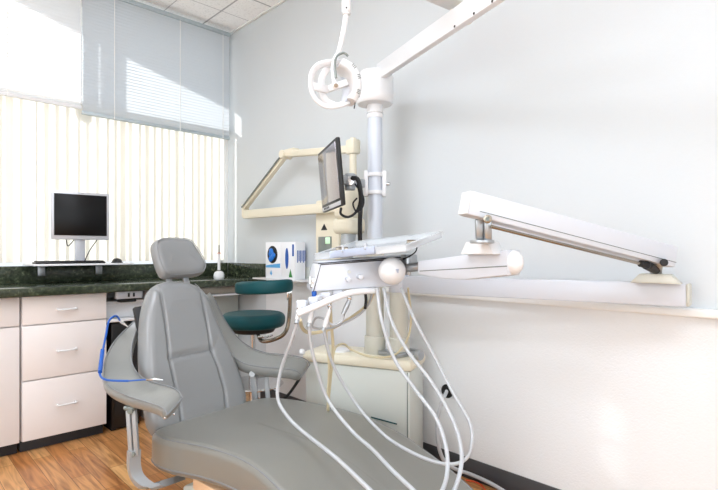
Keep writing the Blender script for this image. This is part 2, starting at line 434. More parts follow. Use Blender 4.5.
# ------------------------------------------------------------------ counter and cabinets
CY = 3.2; CF = 3.13
ct = MB(); ct.box2((-1.6, CF, .862), (XW-.002, YW-.045, .908), .006, 3)
cto = tag(ct.build('countertop', 'marble'), 'dark green marble countertop with backsplash running along the window wall', 'countertop')
MB().box2((-1.6, YW-.045, .908), (XW-.025, YW-.02, 1.013), .003).box2((XW-.025, CF, .908), (XW-.004, YW-.045, 1.013), .003).build('backsplash', 'marble', cto)
def handle(x0, x1, z, y, parent):
    h = MB(); h.tube([(x0, y+.002, z), (x0, y-.018, z), (x0+.008, y-.026, z), (x1-.008, y-.026, z), (x1, y-.018, z), (x1, y, z)], .0055, 10, 4)
    h.build('handle', 'plast', parent)
def cabinet(x0, x1, label, fronts):
    t = thing('base_cabinet', label, 'cabinet', ((x0+x1)/2, CY+.22, 0))
    MB().box2((x0, CY+.02, .07), (x1, YW-.05, .860), .002).build('body', 'cab', t)
    MB().box2((x0+.002, CY+.06, 0), (x1-.004, YW-.06, .07), .002).build('toe_kick', 'kick', t)
    for nm, z0, z1, hz in fronts:
        f = MB().box2((x0+.003, CY, z0), (x1-.003, CY+.018, z1), .003).build(nm, 'cab', t)
        xc = (x0+x1)/2
        if hz: handle(xc-.045, xc+.045, hz, CY, f)
    return t
cabinet(.562, .993, 'white three-drawer base cabinet under the marble counter below the computer monitor', (('drawer', .702, .856, .776), ('drawer', .400, .696, .545), ('drawer', .072, .394, .24)))
cabinet(-.30, .556, 'white base cabinet cut off at the left edge of the picture', (('drawer', .702, .856, .776), ('door', .072, .696, 0)))
# knee space: apron drawer, side and rear panels, printer shelf
kn = thing('knee_space_panel', 'white panels and apron closing the knee space under the right counter', 'panel', (1.6, 3.5, 0))
MB().box2((1.30, CY+.30, .06), (XW-.02, CY+.32, .80), .002).build('rear_panel', 'unit', kn)
MB().box2((1.27, CY+.02, 0), (1.29, YW-.06, .860), .002).build('side_panel', 'cab', kn)
MB().box2((1.29, CY+.01, .805), (XW-.022, CY+.03, .860), .003).build('apron', 'bronze', kn)
MB().box2((1.29, CY-.004, .79), (XW-.022, CY+.03, .804), .003).build('apron_rail', 'plast', kn)
pc = thing('computer_tower', 'black computer tower standing in the gap beside the drawer cabinet', 'computer', (1.12, 3.42, 0))
MB().box2((1.03, 3.24, .012), (1.20, 3.62, .66), .008).build('case', 'black', pc)
for q in (1.05, 1.18):
    MB().box2((q-.015, 3.26, 0), (q+.015, 3.6, .012), .002).build('foot', 'rubber', pc)
MB().box2((1.05, 3.236, .10), (1.18, 3.241, .52), .001).build('front_panel', 'rubber', pc)
tag(MB().box2((1.0, 3.22, .672), (1.262, 3.62, .69), .004).box2((1.0, 3.6, .672), (1.262, 3.62, .860), .002).build('undercounter_shelf', 'plast'), 'white shelf under the counter above the black computer tower', 'shelf')
ps = thing('power_strip', 'pale grey power strip fixed under the counter edge beside the drawer cabinet', 'power strip', (1.12, 3.17, .85))
MB().box2((1.035, 3.165, .815), (1.19, 3.20, .860), .005).build('case', 'silver', ps)
for k in range(2):
    MB().box2((1.10+k*.03, 3.1625, .826), (1.112+k*.03, 3.166, .85), .001).build('socket', 'black', ps)
tag(MB().box2((1.06, 3.185, .792), (1.16, 3.235, .812), .006).build('cable_bundle', 'black'), 'black plugs and cable bundle just below the power strip', 'cable')

bx_ = thing('added_white_box', 'white box added to brighten the under-counter shelf above the black computer tower', 'box', (1.13, 3.42, .69))  # white box added to brighten the dark gap above the shelf
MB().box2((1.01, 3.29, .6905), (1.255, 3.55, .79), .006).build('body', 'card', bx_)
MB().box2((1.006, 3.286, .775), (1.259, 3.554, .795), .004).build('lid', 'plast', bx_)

# ------------------------------------------------------------------ computer on its shelf
sh = thing('monitor_shelf', 'thin white shelf fixed above the marble counter, carrying the computer monitor', 'shelf', (.86, 3.45, .92))
MB().box2((.645, 3.34, 1.018), (1.20, 3.665, 1.030), .003).build('board', 'plast', sh)
for q in (.742, 1.075):
    MB().box2((q-.02, 3.625, .95), (q+.02, 3.64, 1.018), .002).box2((q-.02, 3.56, 1.010), (q+.02, 3.64, 1.018), .002).build('bracket', 'steel', sh)
mo = thing('computer_monitor', 'silver framed flat computer monitor with black screen on the white shelf', 'monitor', (.925, 3.47, 1.03), math.radians(-6))
def loc(root, pts):
    m = MW[root.name]; return [m @ Vector(p) for p in pts]
def lbox(mb, root, c, size, bev=.004):
    m = MW[root.name]; return mb.box(m @ Vector(c), size, m.to_3x3(), bev)
b = MB(); lbox(b, mo, (0, .02, .297), (.325, .03, .300), .008); b.build('housing', 'silver', mo)
b = MB(); lbox(b, mo, (0, .0035, .302), (.293, .004, .258), .001); b.build('screen', 'screen', mo)
b = MB(); lbox(b, mo, (0, .05, .12), (.06, .02, .22), .005); b.build('stand', 'silver', mo)
b = MB(); lbox(b, mo, (0, .0035, .439), (.03, .003, .004), .0005); b.build('badge', 'steel', mo)
b = MB(); lbox(b, mo, (0, .04, .006), (.20, .15, .012), .005); b.build('stand_base', 'silver', mo)
kb = thing('keyboard', 'black computer keyboard lying on the white shelf in front of the monitor', 'keyboard', (.79, 3.375, 1.03))
MB().box2((.655, 3.345, 1.03), (1.03, 3.44, 1.042), .004).build('case', 'black', kb)
kk = MB()
for r in range(5):
    for c in range(15): kk.box((.672+c*.0243, 3.357+r*.0175, 1.0445), (.018, .0135, .006), None, .0015, 1)
kk.build('keys', 'rubber', kb)
tag(MB().ball((1.115, 3.40, 1.036), .028, (1, 1.6, .9)).box2((1.09, 3.36, 1.0302), (1.14, 3.44, 1.036), .003).build('computer_mouse', 'black'), 'black computer mouse on the right end of the white shelf', 'mouse')
cb = MB(); cb.tube([PY(66, 238, 3.5), PY(68, 246, 3.5), PY(74, 240, 3.5)], .003, 6); cb.tube([PY(97, 240, 3.5), PY(90, 250, 3.5), PY(84, 262, 3.5), (.93, 3.5, 1.033)], .003, 6)
tag(cb.build('monitor_cable', 'rubber'), 'thin dark cable looping below the computer monitor', 'cable')

# ------------------------------------------------------------------ curing light, glove boxes
q = PY(219, 279, 3.28)
cl = thing('curing_light', 'small white curing light with orange ring standing on the marble counter', 'dental light', (q.x, 3.28, .908))
x, y = q.x, 3.28
MB().lathe([(.034, 0), (.038, .01), (.038, .03), (.03, .048), (.014, .056)], (x, y, .908)).build('base', 'plast', cl)
MB().cyl((x, y, .97), (x, y, 1.09), .011, .009, 16, .002).build('handle', 'plast', cl)
MB().cyl((x, y, 1.085), (x, y, 1.15), .004, .003, 10).build('tip', 'rubber', cl)
MB().lathe([(.006, 0), (.024, .001), (.024, .004), (.006, .005)], (x, y, 1.09)).build('eye_shield', 'red', cl)
gs = thing('glove_box_holder', 'white wall shelf holding the glove boxes beside the counter', 'shelf', (XW, 2.85, .9))
MB().box2((XW-.13, 2.56, .905), (XW, 3.12, .917), .004).build('ledge', 'plast', gs)
MB().box2((XW-.012, 2.62, .917), (XW, 3.08, 1.0), .003).build('back_plate', 'unit', gs)
def glove_box(x, y, z, dx, dy, dz, label, op):
    t = thing('glove_box', label, 'box', (x, y, z), 0, 'glove boxes on the wall shelf')
    MB().box2((x-dx/2, y-dy/2, z), (x+dx/2, y+dy/2, z+dz), .002).build('carton', 'card', t)
    fx = x-dx/2
    if op == 'round':
        pts = [(fx-.0015, y+.006+dy*.33*math.cos(a), z+dz*.66+.06*math.sin(a)) for a in [k*PI/12 for k in range(24)]]
        MB().prism(pts, (.002, 0, 0)).build('opening', 'rubber', t)
        g = MB(); rg = random.Random(5)
        for k in range(7): g.ball((fx-.004, y+.006+rg.uniform(-.018, .018), z+dz*.64+rg.uniform(-.032, .032)), .02, (.6, 1.1, 1.0), n=12)
        g.build('gloves', 'gblue', t)
        MB().prism([(fx-.0015, y-dy*.47, z+dz*.30), (fx-.0015, y+dy*.47, z+dz*.30), (fx-.0015, y+dy*.47, z+dz*.36), (fx-.0015, y-dy*.47, z+dz*.42)], (.001, 0, 0)).build('stripe', 'bluel', t)
        MB().prism([(fx-.0015, y+.02, z+dz*.08), (fx-.0015, y+.035, z+dz*.14), (fx-.0015, y+.02, z+dz*.24), (fx-.0015, y+.008, z+dz*.13)], (.001, 0, 0)).build('emblem', 'bluel', t)
    else:
        pts = [(fx-.0015, y+.018*math.cos(a)+.012, z+dz*.56+.07*math.sin(a)) for a in [k*PI/12 for k in range(24)]]
        MB().prism(pts, (.002, 0, 0)).build('opening', 'blue', t)
        MB().prism([(fx-.0015, y-.05, z+dz*.06), (fx-.0015, y-.01, z+dz*.06), (fx-.0015, y-.028, z+dz*.28)], (.001, 0, 0)).build('emblem', 'green', t)
        ew = MB()
        for k in range(6): ew.box2((x-dx*.3+k*.012, y-dy/2-.0012, z+dz*.45+.01*(k % 2)), (x-dx*.3+k*.012+.006, y-dy/2, z+dz*.45+.08), 0)
        ew.build('print', 'blue', t)
        MB().box2((fx-.0012, y-dy*.42, z+dz*.62), (fx, y-dy*.30, z+dz*.93), 0).build('side_print', 'blue', t)
    return t
gy = [PX(v, 260, 1.96).y for v in (265.5, 280.5, 281, 295)]
glove_box(XW-.073, (gy[0]+gy[1])/2, .9175, .084, gy[0]-gy[1], .25, 'white glove box with round opening showing light blue gloves, nearer the window', 'round')
glove_box(XW-.073, (gy[2]+gy[3])/2, .9175, .084, gy[2]-gy[3], .25, 'white glove box with narrow dark blue slot and green leaf print', 'slot')

# ------------------------------------------------------------------ stool
st = thing('assistant_stool', 'teal upholstered assistant stool with curved chrome backrest arm beside the counter', 'stool', (1.66, 2.62, 0))
sx, sy = 1.63, 2.60
def circ(rx, ry, n=12, cx=0, cy=0): return [(cx+rx*math.cos(2*PI*k/n), cy+ry*math.sin(2*PI*k/n)) for k in range(n)]
pad(MB(), circ(.19, .19), ((-.02, 0), (.02, 0)), .085, .035, lambda a, b, w: Vector((sx+a, sy+b, .735+w)), rings=10).build('seat', 'teal', st)
MB().cyl((sx, sy, .62), (sx, sy, .65), .12, .14, 24, .004).build('seat_plate', 'rubber', st)
MB().cyl((sx, sy, .10), (sx, sy, .38), .028, n=20).cyl((sx, sy, .38), (sx, sy, .62), .017, n=20).build('column', 'chrome', st)
bs = MB()
for k in range(5):
    a = k*2*PI/5+.3; bs.tube([(sx, sy, .12), (sx+.15*math.cos(a), sy+.15*math.sin(a), .095), (sx+.26*math.cos(a), sy+.26*math.sin(a), .065)], .016, 10, 4)
bs.build('base', 'chrome', st)
for k in range(5):
    a = k*2*PI/5+.3; px_, py_ = sx+.26*math.cos(a), sy+.26*math.sin(a)
    MB().cyl((px_-.02*math.sin(a), py_+.02*math.cos(a), .027), (px_+.02*math.sin(a), py_-.02*math.cos(a), .027), .027, n=18, bev=.004).cyl((px_, py_, .05), (px_, py_, .07), .008, n=8).build('caster', 'rubber', st)
MB().lathe([(.17, .0), (.18, .008), (.17, .016)], (sx, sy, .30)).build('foot_disc', 'chrome', st)
# backrest: curved cushion in front of the seat as seen in the photo
ba = PZ(234, 288, .92); 
def back_pt(px, z_, py): return P(px, py, z_)
brr = []
cen = [P(236, 288, 2.78), P(250, 288, 2.66), P(265, 287.5, 2.62), P(280, 286.5, 2.64), P(292, 285, 2.72)]
cs = spline(cen, 5)
for i, p in enumerate(cs):
    d = (cs[min(i+1, len(cs)-1)]-cs[max(i-1, 0)]); d.z = 0; d.normalize(); nrm = Vector((d.y, -d.x, 0))
    f = i/(len(cs)-1); e = math.sqrt(max(0, 1-(2*abs(f-.5))**14))*.85+.15
    ring = []
    for k in range(16):
        a = 2*PI*k/16; ca, sa = math.cos(a), math.sin(a)
        ring.append(p+nrm*(.026*e*math.copysign(abs(ca)**.6, ca))+UP*(.036*e*math.copysign(abs(sa)**.6, sa)))
    brr.append(ring)
MB().loft(brr).build('backrest', 'teal', st, 60)
MB().tube([P(289, 286, 2.72)+FW*.02, P(290, 300, 2.74), P(289, 318, 2.76), P(286, 331, 2.76), P(278, 338, 2.78), P(262, 341, 2.82), (sx+.02, sy, .632)], .011, 12, 6, flat=1).build('backrest_arm', 'bronze', st)
MB().beam(P(289.5, 290, 2.74), P(289.5, 300, 2.745), .03, .02, .003).cyl(P(289.5, 291, 2.70), P(289.5, 291, 2.76), .012, n=12).build('bracket', 'chrome', st)
MB().tube([P(272, 335, 2.78), P(266, 337, 2.74), P(258, 337, 2.72)], .007, 8, 4).build('height_lever', 'chrome', st)

# ------------------------------------------------------------------ wall-mounted radiography unit
xr = thing('radiography_unit', 'beige wall-mounted dental radiography unit with long folding arm on the grey wall', 'radiography unit', (XW, 2.3, 1.3))
c0 = PX(317, 218, 2.0); c1 = PX(349, 260, 2.0)
cy0, cy1 = PX(338, 240, 1.99).y, PX(315, 240, 1.99).y
MB().box2((1.99, cy0, 1.03), (XW-.002, cy1, 1.345), .014, 3).build('control_box', 'beige', xr)
def face(px_, py_): return PX(px_, py_, 1.988)
w0, w1 = face(318.5, 235), face(331.5, 252)
MB().box2((1.984, w1.y, 1.06), (1.992, w0.y, 1.195), .004).build('control_window', 'greyw', xr)
w0, w1 = face(326, 237), face(330.5, 243)
MB().box2((1.981, w1.y, 1.15), (1.986, w0.y, 1.19), .003).build('indicator', 'grn', xr)
ty = face(324, 229).y
MB().prism([(1.9885, ty+.030, 1.235), (1.9885, ty-.030, 1.235), (1.9885, ty, 1.275)], (.002, 0, 0)).build('warning_mark', 'rubber', xr)
AX = 1.97
hA = PX(244, 214, AX); hB = PX(330, 214, AX)
MB().beam((AX, PX(344, 214, AX).y, 1.365), (AX, hA.y-.015, 1.378), .05, .062, .008).build('bracket_arm', 'beige', xr)
MB().box2((AX, cy0-.05, 1.34), (XW-.003, cy1-.03, 1.42), .01).build('wall_bracket', 'beige', xr)
j0 = PX(246, 208, AX); j1 = PX(287, 155, AX); j2 = PX(356, 149, 1.90)
MB().cyl((AX, hA.y-.02, 1.36), (AX, hA.y-.02, 1.455), .028, n=24, bev=.006).build('joint', 'beige', xr)
MB().beam(j0+Vector((-.012, 0, 0)), j1+Vector((-.012, 0, 0)), .036, .042, .008).build('lower_arm', 'beige', xr)
MB().beam(j0+Vector((-.038, 0, .002)), j1+Vector((-.038, 0, .002)), .006, .012, .002).build('arm_slot', 'greyw', xr)
MB().cyl(j1+Vector((-.05, 0, 0)), j1+Vector((.03, 0, 0)), .028, n=24, bev=.005).box(j1+Vector((-.01, -.06, .005)), (.06, .12, .05), None, .012).build('joint', 'beige', xr)
MB().beam(j1+Vector((-.012, 0, .004)), j2, .04, .043, .008).build('upper_arm', 'beige', xr)
je = PX(353, 147, 1.90)
MB().box(je, (.06, .07, .085), None, .014).cyl(je+Vector((0, 0, .03)), je+Vector((0, 0, .05)), .018, n=16, bev=.004).build('joint', 'beige', xr)
MB().cyl(je, je-Vector((0, 0, .17)), .020, n=20).build('yoke_stem', 'beige', xr)
MB().cyl(je-Vector((0, 0, .155)), je-Vector((0, 0, .20)), .024, n=20, bev=.003).build('yoke_collar', 'steel', xr)
hd = PX(349, 208, 1.88)
MB().box(hd+Vector((0, 0, .02)), (.15, .13, .19), None, .045, 5).box(hd+Vector((0, 0, -.10)), (.13, .16, .09), None, .03, 4).build('tube_head', 'beige', xr)
MB().cyl(hd-Vector((0, 0, .13)), hd-Vector((.02, 0, .28)), .042, .038, 24, .003).build('aiming_cone', 'paint', xr)

# ------------------------------------------------------------------ dental utility cabinet with posts
A = Vector((0.24, 2.35)); fd = Vector((-.9135, .4067)); sd_ = Vector((.4067, .9135))
def cw(v, z): return Vector((v.y*FX+v.x*FY, v.y*FY-v.x*FX, z))
uc = thing('utility_cabinet', 'grey enamel dental utility cabinet with beige top and twin posts near the wall', 'dental unit', cw(A+fd*.28+sd_*.11, 0))
def ubox(mb, u0, u1, v0, v1, z0, z1, bev=.006, seg=2):
    pf = [A+fd*u+sd_*v for u, v in ((u0, v0), (u1, v0), (u1, v1), (u0, v1))]
    return mb.prism([cw(p, z0) for p in pf], (0, 0, z1-z0), bev)
ubox(MB(), .0, .565, .0, .22, .03, .535, .008).build('body', 'unit', uc)
ubox(MB(), .02, .54, .02, .20, .0, .03, .002).build('plinth', 'base', uc)
ubox(MB(), -.012, .58, -.014, .232, .535, .588, .018).build('top_cover', 'beige', uc)
ubox(MB(), .010, .015, -.002, .003, .05, .53, .001).build('seam', 'greyw', uc)
s1 = MB(); s1.beam(P(371, 417, 2.425)-FW*.002, P(397, 424, 2.37)-FW*.002, .004, .006, .001); s1.build('label_strip', 'teal', uc)
pc1 = A+fd*.223+sd_*.11; pc2 = A+fd*.094+sd_*.11
g1 = cw(pc1, 0); g2 = cw(pc2, 0)
zt = Vector((0, 0, 1))
MB().cyl(g1+zt*.585, g1+zt*.675, .054, n=32, bev=.004).cyl(g1+zt*.62, g1+zt*1.13, .046, n=32).build('lower_post', 'post', uc)
MB().cyl(g2+zt*.585, g2+zt*.675, .054, n=32, bev=.004).cyl(g2+zt*.62, g2+zt*.98, .046, n=32, bev=.004).build('lower_post', 'post', uc)
MB().cyl(g1+zt*1.12, g1+zt*1.80, .038, n=32).build('upper_post', 'postb', uc)
pl = MB(); pl.box(g2+zt*.60, (.17, .13, .022), None, .006); pl.cyl(g2+Vector((.02, -.10, .60)), g2+Vector((.02, -.125, .60)), .026, n=20, bev=.003); pl.build('clamp_plate', 'steel', uc)
MB().ball(P(302, 352, 2.50), .016).build('knob', 'plast', uc)
MB().lathe([(.05, 0), (.05, .01), (.02, .016)], cw(A+fd*.40+sd_*.08, .588)).build('cap', 'plast', uc)
# post collar carrying the monitor
zc = 1.1+(252-184)/499*2.54
co_ = MB(); co_.cyl(g1+zt*(zc-.055), g1+zt*(zc-.035), .046, n=28, bev=.002); co_.cyl(g1+zt*(zc+.035), g1+zt*(zc+.055), .046, n=28, bev=.002)
co_.box(g1+zt*zc+RT*.046, (.022, .06, .13), Matrix.Rotation(-math.atan2(FX, FY), 3, 'Z'), .006); co_.box(g1+zt*zc-RT*.046, (.022, .06, .13), Matrix.Rotation(-math.atan2(FX, FY), 3, 'Z'), .006)
co_.build('post_clamp', 'plast', uc)
MB().cyl(g1+zt*zc+RT*.055, g1+zt*zc+RT*.068, .010, n=14, bev=.002).ball(g1+zt*zc+RT*.070, .010).build('clamp_screw', 'chrome', uc)

# ------------------------------------------------------------------ monitor on post arm
TL, TR, BR, BL = P(317.5, 154, 2.50), P(335.5, 137, 2.14), P(342, 205, 2.14), P(322.5, 213, 2.50)
mc = (TL+TR+BR+BL)/4; ax = ((TR-TL)+(BR-BL)).normalized(); ay = ((TL-BL)+(TR-BR)); ay = (ay-ax*ay.dot(ax)).normalized(); an = ax.cross(ay)
if an.dot(mc-Vector((0, 0, H))) > 0: an = -an      # normal towards the viewer side
pm = thing('flat_monitor', 'black framed flat monitor turned edge-on, carried on the white post', 'monitor', mc)
Rm = Matrix((ax, ay, an)).transposed()
if Rm.determinant() < 0: Rm = Matrix((-ax, ay, an)).transposed()
wv, hv = ((TR-TL).length+(BR-BL).length)/2, ((TL-BL).length+(TR-BR).length)/2
MB().box(mc-an*.010, (wv, hv, .020), Rm, .006).build('housing', 'black', pm)
MB().box(mc+an*.0012+ay*.008, (wv-.03, hv-.05, .004), Rm, .001).build('screen', 'gscreen', pm)
MB().box(mc+an*.001-ay*(hv/2-.013), (wv-.02, .018, .003), Rm, .001).build('bezel_strip', 'silver', pm)
for k in range(4):
    MB().cyl(mc-ax*(.12-.028*k)+an*.001-ay*(hv/2-.013), mc-ax*(.12-.028*k)+an*.0045-ay*(hv/2-.013), .005, n=10).build('button', 'rubber', pm)
bk = mc-an*.03
pj = P(350, 182, 2.42)
MB().box(bk-an*.012, (.10, .10, .02), Rm, .004).build('mount_plate', 'paint', pm)
ar = MB(); ar.beam(bk-an*.01, pj, .03, .04, .006); ar.cyl(pj-zt*.04, pj+zt*.04, .026, n=20, bev=.004); ar.beam(pj, g1+zt*zc-RT*.05, .03, .045, .006)
ar.build('swing_arm', 'paint', pm)
MB().cyl(pj-FW*.04, pj-FW*.01, .022, n=20, bev=.003).cyl(pj-FW*.047, pj-FW*.04, .008, n=12).build('pivot', 'chrome', pm)
cbm = MB()
cbm.tube([P(352, 178, 2.38), P(358, 180, 2.36), P(361, 196, 2.36), P(360, 220, 2.38), P(360, 241, 2.42)], .011, 10)
cbm.tube([P(341, 208, 2.28), P(341, 214, 2.30), P(348, 217, 2.33), P(356, 212, 2.36), P(360, 200, 2.37), P(358, 184, 2.38)], .006, 8)
cbm.tube([P(355, 184, 2.37), P(363, 196, 2.36), P(363, 206, 2.36), P(357, 212, 2.36), P(353, 204, 2.36), P(357, 198, 2.36)], .004, 8)
cbm.build('cable_loom', 'rubber', pm)

# ------------------------------------------------------------------ operating light on the post
ol = thing('operating_light', 'white dental operating light with open ring head on overhead arms', 'dental light', g1+zt*1.8)
MB().cyl(g1+zt*1.78, g1+zt*1.86, .041, n=32, bev=.002).build('neck', 'plast', ol)
MB().cyl(g1+zt*1.80, g1+zt*1.806, .043, n=32).build('ring', 'chrome', ol)
MB().lathe([(.05, 1.845), (.086, 1.85), (.095, 1.862), (.097, 1.90), (.094, 1.905), (.094, 1.985), (.08, 2.01), (.03, 2.02)], g1, UP, 40).build('hub', 'plast', ol)
def cz(x, z, Z): return cw(Vector((x, z)), Z)
e0 = cz(.10, 2.50, 1.998); e1 = cz(.60, 1.46, 1.998)
bmo = MB().beam(e0, e1, .030, .082, .004).build('main_arm', 'plast', ol)
bd = (e1-e0).normalized(); bsd = bd.cross(UP).normalized()
for k, f in enumerate((.03, .56, .66, .745, .765)):
    p = e0+(e1-e0)*f; sgn = 1 if (bsd.dot(p-Vector((0, 0, H))) < 0) else -1
    MB().cyl(p+bsd*sgn*.014+zt*(-.034), p+bsd*sgn*.0165+zt*(-.034), .005, n=12).build('screw', 'rubber', ol)
a0 = cz(.42, 2.00, 2.115); a1_ = cz(-.045, 1.735, 2.16)
MB().beam(a0, a1_, .085, .09, .008).build('spring_arm', 'plast', ol)
jp = e0+(e1-e0)*.55
MB().cyl(Vector((a0.x, a0.y, 2.02)), Vector((a0.x, a0.y, 2.08)), .035, n=24, bev=.004).beam(Vector((a0.x, a0.y, 2.035)), Vector((jp.x, jp.y, 2.035)), .05, .02, .003).build('arm_pivot', 'beige', ol)
t1 = P(346, -26, 1.735); t2 = P(346.5, 13, 1.735)
MB().cyl(t1, t2, .0165, n=24, bev=.004).cyl(t2+zt*.012, t2-zt*.006, .0135, n=24).build('drop_joint', 'plast', ol)
MB().cyl(t2+zt*.01-FW*.017, t2+zt*.01-FW*.019, .003, n=8).build('screw', 'rubber', ol)
t3 = P(338.5, 53, 1.74)
MB().tube([t2, P(343, 34, 1.738), t3], lambda f: .0095-.001*f, 14, 4).build('drop_rod', 'plast', ol)
# head: frame axes = right, up, depth, turned towards the patient
hc = P(334, 84, 1.76); yaw = Matrix.Rotation(math.radians(22), 3, 'Z')
hr, hf = yaw @ RT, yaw @ FW
k_ = 1.76/499
def hp(px, py, d=0):
    a = (px-334)*k_/math.cos(math.radians(22))
    p = hc+hr*a+UP*((84-py)*k_)
    # keep the place along the view line consistent with the turned plane
    return p+hf*d
ring_l = [hp(346, 61), hp(332, 63), hp(319, 68), hp(312.5, 78), hp(312, 90), hp(316, 101), hp(326, 107), hp(338, 105), hp(348, 100)]
MB().tube(ring_l, .008, 12, 8, flat=1.7).build('guard_ring', 'plast', ol)
inner = [hp(330, 66, .02), hp(325, 76, .03), hp(325, 88, .035), hp(329, 99, .03), hp(338, 104, .02)]
MB().tube(inner, .006, 10, 8, flat=2).build('inner_ring', 'plast', ol)
MB().beam(hp(313, 89), hp(330, 88.5, .02), .012, .028, .004).beam(hp(330, 88, .02), hp(348, 80, 0), .016, .024, .004).build('cross_bar', 'plast', ol)
shell = []
arc = spline([hp(340, 60), hp(348, 65), hp(354, 73), hp(357, 83), hp(356.5, 93), hp(353, 102)], 6)
cx_ = hp(334, 84)
for i, p in enumerate(arc):
    d = (arc[min(i+1, len(arc)-1)]-arc[max(i-1, 0)]).normalized(); o_ = (p-cx_); o_ = (o_-d*o_.dot(d)).normalized()
    f = i/(len(arc)-1); wd = .036+.022*math.sin(PI*f)
    r = []
    for k in range(16):
        a = 2*PI*k/16; ca, sa = math.cos(a), math.sin(a)
        r.append(p-o_*.014+o_*(.018*math.copysign(abs(ca)**.55, ca))+hf*(wd*math.copysign(abs(sa)**.7, sa)))
    shell.append(r)
MB().loft(shell).build('lamp_housing', 'plast', ol, 60)
rf = []
arc2 = spline([hp(340, 62, .02), hp(347, 73, .03), hp(349, 86, .03), hp(345, 101, .02)], 5)
rf = [[p+hr*(-.012*math.sin(PI*k/6))+hf*((k/6-.5)*.07) for k in range(7)] for p in arc2]
rfl = MB(); rfl.sheet(rf); rfl.sheet([[v+hr*.003 for v in r] for r in rf]); rfl.build('reflector', 'plastg', ol)
for i in (8, 15, 25):
    p = arc[i]; d = (arc[i+1]-arc[i-1]).normalized(); o_ = (p-cx_); o_ = (o_-d*o_.dot(d)).normalized()
    v = MB()
    for k in (-1, 0, 1): v.beam(p+d*(.006*k)-hf*.035+o_*.0015, p+d*(.006*k)-hf*.005+o_*.0035, .003, .0022, .0005, up=o_)
    for k in (-1, 0, 1): v.beam(p+d*(.006*k)-hf*(.058 if i != 25 else .052)-o_*.006, p+d*(.006*k)-hf*(.058 if i != 25 else .052)-o_*.018, .0025, .0022, .0005, up=hf)
    v.build('vent', 'greyw', ol)
yk = MB(); yk.tube([t3, P(334.5, 60, 1.735), P(333, 70, 1.70), P(334.5, 85, 1.69)], .0075, 12, 6); yk.build('yoke', 'plast', ol)
MB().tube([P(348, 56, 1.69), P(343.5, 53, 1.69), P(337, 56, 1.69), P(334.8, 64, 1.685), P(336, 78, 1.68)], .0042, 8, 6).build('handle', 'greyw', ol)
MB().cyl(P(335.5, 85.5, 1.71), P(335.5, 85.5, 1.675), .013, n=20, bev=.002).build('pivot', 'plast', ol)
MB().cyl(P(336, 85.5, 1.675), P(336, 85.5, 1.668), .007, n=16).build('pivot_screw', 'bronze', ol)
MB().cyl(hp(353, 102, -.02), hp(352, 108, -.02), .0022, n=8).build('switch', 'rubber', ol)

# ------------------------------------------------------------------ delivery unit: arms, control head
du = thing('delivery_unit', 'white dental delivery unit with long jointed arms and control head over the chair', 'dental unit', g2+zt*.94)
la1 = cz(1.112, 1.69, .955)
MB().beam(g2+zt*.94-Vector((0, .0, 0)), la1, .055, .080, .006).build('lower_arm', 'plastg', du)
ladir = (la1-g2); ladir.z = 0; ladir.normalize()
MB().beam(la1-ladir*.001+zt*0, la1+ladir*.010, .052, .076, .005, seg=3).build('arm_cap', 'post', du)
MB().cyl(g2+zt*.90, g2+zt*.995, .05, n=28, bev=.005).build('arm_collar', 'plastg', du)
pj0 = P(656, 278, 1.70); pj0.z = .994
base1 = Vector((pj0.x, pj0.y, .994))
def trap(mb, c, z0, z1, half0, half1, wd, d):
    s_ = d.cross(UP).normalized()
    q = [c-d*half0+zt*(z0-c.z), c+d*half0+zt*(z0-c.z), c+d*half1+zt*(z1-c.z), c-d*half1+zt*(z1-c.z)]
    return mb.prism([v-s_*wd/2 for v in q], s_*wd, .002)
trap(MB(), base1, .994, 1.026, .075, .045, .05, ladir).build('pivot_block', 'post', du)
U1 = P(658, 254, 1.655); U0 = P(476, 206, 1.46)
MB().cyl(Vector((base1.x, base1.y, 1.024)), Vector((base1.x, base1.y, 1.05)), .018, n=18, bev=.002).beam(Vector((base1.x, base1.y, 1.03)), U1-zt*.02, .03, .03, .004).build('pivot', 'steel', du)
ud = (U1-U0).normalized()
us = ud.cross(UP).normalized(); uu = us.cross(ud)
MB().beam(U0-ud*.035, U1+ud*.05, .056, .070, .005).build('spring_arm', 'plastg', du)
MB().beam(U0-ud*.040, U0-ud*.0345, .053, .067, .002).build('arm_cover', 'plast', du)
fs = us if us.dot(U0-Vector((0, 0, H))) < 0 else -us
MB().beam(U0+fs*.0285-uu*.018, U1+fs*.0285-uu*.018+ud*.05, .002, .002, .0005).build('seam', 'greyw', du)
MB().cyl(P(487.5, 219, 1.47), P(487.5, 219, 1.395), .0125, n=20, bev=.002).build('pivot_cap', 'bronze', du)
MB().cyl(P(487.5, 219, 1.395), P(487.5, 219, 1.39), .006, n=14).build('pivot_screw', 'greyw', du)
MB().cyl(P(664, 262.5, 1.655), P(664, 262.5, 1.60), .012, n=20, bev=.002).build('pivot_cap', 'rubber', du)
rd0, rd1 = P(491, 226.5, 1.44), P(650, 266, 1.63)
MB().cyl(rd0, rd1, .0055, n=12).build('rod', 'bronze', du)
MB().cyl(rd0+(rd1-rd0)*.93, rd1, .011, n=12).cyl(rd1-(rd1-rd0)*.03, P(656, 270, 1.68), .014, n=14).build('rod_end', 'rubber', du)
nk = MB(); nk.beam(P(480, 219, 1.48), P(481, 241, 1.49), .018, .03, .004, up=RT); nk.beam(P(488, 221, 1.46), P(488, 241, 1.47), .012, .022, .004, up=RT)
nk.cyl(P(482, 240, 1.49), P(482, 243.5, 1.49), .036, n=24, bev=.002); nk.build('neck', 'steel', du)
B1 = P(514, 262.5, 1.50); B0 = P(424, 266, 1.86)
bdv = (B1-B0); bdv.z = 0; bdv.normalize()
pb = P(482, 249, 1.56); 
trap(MB(), Vector((pb.x, pb.y, 1.11)), 1.093, 1.132, .07, .045, .05, bdv).build('pivot_block', 'plast', du)
bsv = bdv.cross(UP).normalized()
